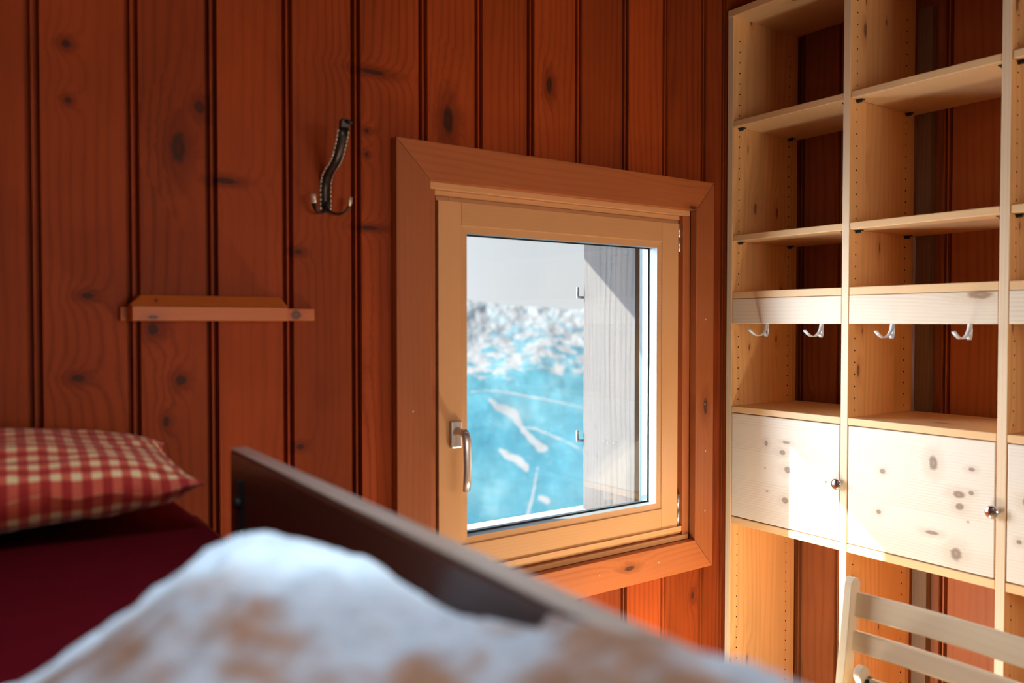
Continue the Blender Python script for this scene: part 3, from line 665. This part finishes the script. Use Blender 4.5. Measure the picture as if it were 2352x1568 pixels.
for s_ in (-1, 1):
    mb = MB(); pr = []
    for k in range(13):
        t = math.pi * 1.02 * k / 12
        r = .0235; o_ = r * (1 - math.cos(t)); z_ = -.018 - r * 1.05 * math.sin(t) + (.006 if k > 9 else 0) * (k - 9) / 3
        pr.append(hp(.005 + o_ * .62, z_, s_ * o_ * .80))
    mb.tube(pr, [.0042] * 8 + [.0044, .0047, .0052, .0056, .0058], 10, flat=(1, .55), up=(0, 0, 1)); mb.build('hook_prong', M['bronze'], hk)
    mb = MB(); mb.tube(pr[-3:], [.0058, .0064, .0066], 10, flat=(1, .6), up=(0, 0, 1)); mb.build('prong_tip', M['brass'], hk)
mb = MB(); mb.box(.609, .625, YB - .003, YB - .0002, 1.412, 1.480, .001); mb.build('wall_plate', M['bronze'], hk)

# ------------------------------------------------------------------ little wooden wall shelf above the bed
ws = empty('wall_shelf', (.42, YB, 1.205), 'small orange brown wooden ledge fixed on the plank wall above the pillow', 'shelf')
mb = MB(); mb.prism([(.252, YB - .012, 1.2045), (.5905, YB - .012, 1.2045), (.5905, YB - .012, 1.2275), (.252, YB - .012, 1.2275)], (0, .0118, 0), bev=.0012); mb.build('back_rail', M['shelf_wood'], ws)
mb = MB(); mb.prism([(.2635, YB - .050, 1.2040), (.5245, YB - .050, 1.2040), (.5245, YB - .050, 1.2285), (.2635, YB - .050, 1.2285)], (0, .038, 0), bev=.0012); mb.build('front_rail', M['shelf_wood'], ws)
mb = MB(); mb.prism([(.2600, YB - .049, 1.2290), (.5250, YB - .049, 1.2290), (.5165, YB - .035, 1.2475), (.2800, YB - .035, 1.2475)], (0, .022, 0), bev=.0008); mb.build('sloping_board', M['shelf_wood'], ws)

# ------------------------------------------------------------------ bed: frame with guard board, mattress, pillows, blanket
MZ = .932
bf = empty('bed_frame', (.0, .5, 0), 'dark wooden bed frame with guard board along its side', 'bed')
def bedx(y): return .327 + (1.133 - y) * .0315 * -1          # the bed stands very slightly askew
def side_board(name, ya, yb, z0, z1, th, off=0.0):
    mb = MB()
    poly = [(bedx(ya) + off, ya, z0), (bedx(yb) + off, yb, z0), (bedx(yb) + off, yb, z1), (bedx(ya) + off, ya, z1)]
    mb.prism(poly, (th, 0, 0), bev=.004); return mb.build(name, M['bed_wood'], bf)
gb = side_board('guard_board', 1.133, -.60, .870, 1.027, .024)
mb = MB(); mb.box(bedx(1.08) - .006, bedx(1.08), 1.068, 1.078, .86, .995, .001); mb.lathe((bedx(1.08) - .004, 1.073, .965), (-1, 0, 0), [(0, .008), (.004, .008), (.006, .005), (.0062, 0)], 12); mb.build('iron_bracket', M['black'], gb)
mb = MB(); mb.prism([(bedx(1.131) + .001, 1.131, 1.0268), (bedx(-.59) + .001, -.59, 1.0268), (bedx(-.59) + .023, -.59, 1.0268), (bedx(1.131) + .023, 1.131, 1.0268)], (0, 0, .0030), bev=.0012); wc = mb.build('top_rim_highlight', M['rim_highlight'], gb); wc['label'] = 'paler top edge, painted highlight'
side_board('side_rail', 1.47, -.60, .70, .868, .030)
mb = MB(); mb.box(-.62, .325, 1.450, 1.480, .45, .90, .004); mb.build('head_rail', M['bed_wood'], bf)
mb = MB(); mb.box(-.62, .30, -.62, -.59, .45, 1.0, .004); mb.build('foot_board', M['bed_wood'], bf)
mb = MB(); mb.box(-.65, -.62, -.60, 1.47, .70, .90, .004); mb.build('side_rail', M['bed_wood'], bf)
mb = MB(); mb.box(-.62, .27, -.59, 1.45, .72, .745); mb.build('slatted_base', M['bed_wood'], bf)
for x, y in ((-.62, 1.42), (.26, 1.42), (-.62, -.58), (.22, -.58)):
    mb = MB(); mb.box(x, x + .055, y, y + .055 - .03, 0, .70, .004); mb.build('leg', M['bed_wood'], bf)
def soft_box(mb, x0, x1, ya, yb, z0, z1, r, n=18, sk=None, mi=0):
    """cushion-edged slab as two stacked height grids"""
    rows = []
    prof = []
    for k in range(9):
        t = math.pi * k / 8; prof.append((math.sin(t) * r, (z0 + z1) / 2 - math.cos(t) * (z1 - z0) / 2))
    per = []
    m = 10
    def corner(cx, cy, a0): return [(cx, cy, a0 + math.pi / 2 * i / m) for i in range(m + 1)]
    per = corner(x1 - r, yb - r, 0) + corner(x0 + r, yb - r, math.pi / 2) + corner(x0 + r, ya + r, math.pi) + corner(x1 - r, ya + r, 1.5 * math.pi)
    for q, z in prof: rows.append([(cx + math.cos(t) * q, cy + math.sin(t) * q, z) for cx, cy, t in per])
    g = mb.quadgrid(rows, mi, close_v=True)
    for r_ in (g[0], g[-1]): f = mb.bm.faces.new(r_); f.smooth = True
mt = MB(); soft_box(mt, -.61, .322, -.58, 1.445, .746, MZ - .003, .035)
mo = mt.build('mattress', M['mattress'], origin=(-.15, .45, .746)); tag(mo, 'mattress under a deep red sheet lying in the dark bed', 'mattress')
# red under-pillow: a flat cushion against the wall
def pillow(name, mat, cx, cyy, cz, lx, ly, hz, puff=2.6, tilt=0.0, rot=0.0, flange=.0, nu=44, nv=36, wr=.006, seed=0.0, ear=.06):
    mb = MB(); uvs = {}
    R = Matrix.Translation((cx, cyy, cz)) @ Matrix.Rotation(rot, 4, 'Z') @ Matrix.Rotation(tilt, 4, 'X')
    grids = []
    for side in (1, -1):
        rows = []
        for i in range(nu + 1):
            r = []
            for j in range(nv + 1):
                u = -1 + 2 * i / nu; v = -1 + 2 * j / nv
                e = (max(0.0, 1 - abs(u) ** puff) * max(0.0, 1 - abs(v) ** puff)) ** .5
                pinch = 1 - ear * (1 - abs(v) ** 2) * abs(u) ** 6; pinv = 1 - ear * (1 - abs(u) ** 2) * abs(v) ** 6
                w = wr * mn.fractal(Vector((u * 2.2 + seed, v * 2.2, side * 3.1)), .9, 2.0, 4) * (.25 + e)
                edge = wr * 1.3 * mn.noise(Vector((u * 7 + seed, v * 7, 1.7))) * (1 - e)
                r.append(R @ Vector((u * lx / 2 * pinch, v * ly / 2 * pinv, side * (hz / 2 * e + w) + edge)))
            rows.append(r)
        grids.append(rows)
    uvl = mb.bm.loops.layers.uv.new('UVMap')
    for rows in grids:
        g = mb.quadgrid(rows)
        idx = {v: (i / nu * lx / .56, j / nv * ly / .48) for i, r in enumerate(g) for j, v in enumerate(r)}
        for v, c in idx.items():
            for l in v.link_loops: l[uvl].uv = c
    bmesh.ops.remove_doubles(mb.bm, verts=mb.bm.verts[:], dist=.0006)
    return mb.build(name, mat, origin=(cx, cyy, cz - hz / 2))
po = pillow('pillow', M['gingham'], -.045, 1.272, .996, .68, .31, .112, tilt=math.radians(4), rot=math.radians(-3), seed=1.3, wr=.008)
tag(po, 'red and cream checked pillow lying against the plank wall', 'pillow')
# fleecy blanket heaped in front, over mattress and guard board
def blanket():
    mb = MB(); rows_t = []; rows_b = []
    # crest of the heap: (sideways, distance ahead, height), metres from the standing point
    CR = [(-.520, .560, .940), (-.345, .555, .944), (-.305, .555, .968), (-.250, .555, 1.012), (-.204, .550, 1.042), (-.180, .550, 1.049), (-.137, .540, 1.044), (-.091, .525, 1.036), (-.047, .505, 1.024), (.006, .475, 1.023), (.052, .440, 1.029), (.085, .415, 1.030), (.110, .400, 1.020), (.170, .380, .960)]
    def crest(l):
        for a, b in zip(CR, CR[1:]):
            if l <= b[0]:
                t = max(0, (l - a[0]) / (b[0] - a[0])); return a[1] + (b[1] - a[1]) * t, a[2] + (b[2] - a[2]) * t
        return CR[-1][1:]
    nl, nd = 100, 44
    for i in range(nd + 1):
        rt = []; rb = []
        for j in range(nl + 1):
            l = -.52 + .67 * j / nl
            dr, zc = crest(l)
            wf = .12 if l < -.1 else max(.010, .12 - (l + .1) * 1.5)
            if l < -.25: wf = max(.03, .12 - (-.25 - l) * 1.0)
            k = i / nd; f = -.25 + k * .25 / .7 if k < .7 else (k - .7) / .3 * wf
            d = dr + f
            if f > 0: fall = max(0.0, 1 - (f / wf) ** 2) ** .6
            else: fall = 1 - .60 * min(1, (-f / .25)) ** 1.3
            z = MZ + .004 + (zc - MZ) * fall if l < -.02 or f <= 0 else zc - .004 * (f / wf)
            x = d * ca + l * sa; y = d * sa - l * ca; bx = bedx(y)
            p = Vector((l * 9, d * 9, .0)); z += (.008 * mn.fractal(p, .9, 2.0, 4) + .005 * mn.noise(p * 6)) * min(1, fall * 1.5)
            lim = MZ + .003
            if x > bx - .014: lim = 1.0310
            if x > bx + .034: lim = 1.0310 - (x - bx - .034) * 4
            if x > bx + .034: z = min(z, lim + .01)
            z = max(z, lim)
            rt.append((x, y, z)); rb.append((x, y, max(lim - .0015, z - .03)))
        rows_t.append(rt); rows_b.append(rb)
    mb.quadgrid(rows_t); mb.quadgrid([list(r) for r in rows_b])
    edge_t = rows_t[0] + [r[-1] for r in rows_t[1:]] + rows_t[-1][-2::-1] + [r[0] for r in rows_t[-2:0:-1]]
    edge_b = rows_b[0] + [r[-1] for r in rows_b[1:]] + rows_b[-1][-2::-1] + [r[0] for r in rows_b[-2:0:-1]]
    mb.quadgrid([edge_t, edge_b], close_v=True)
    bmesh.ops.remove_doubles(mb.bm, verts=mb.bm.verts[:], dist=.0003)
    o = mb.build('blanket', M['blanket'], origin=(.1, .4, MZ))
    tag(o, 'fluffy white and brown blanket heaped over bed and guard board', 'blanket')
blanket()
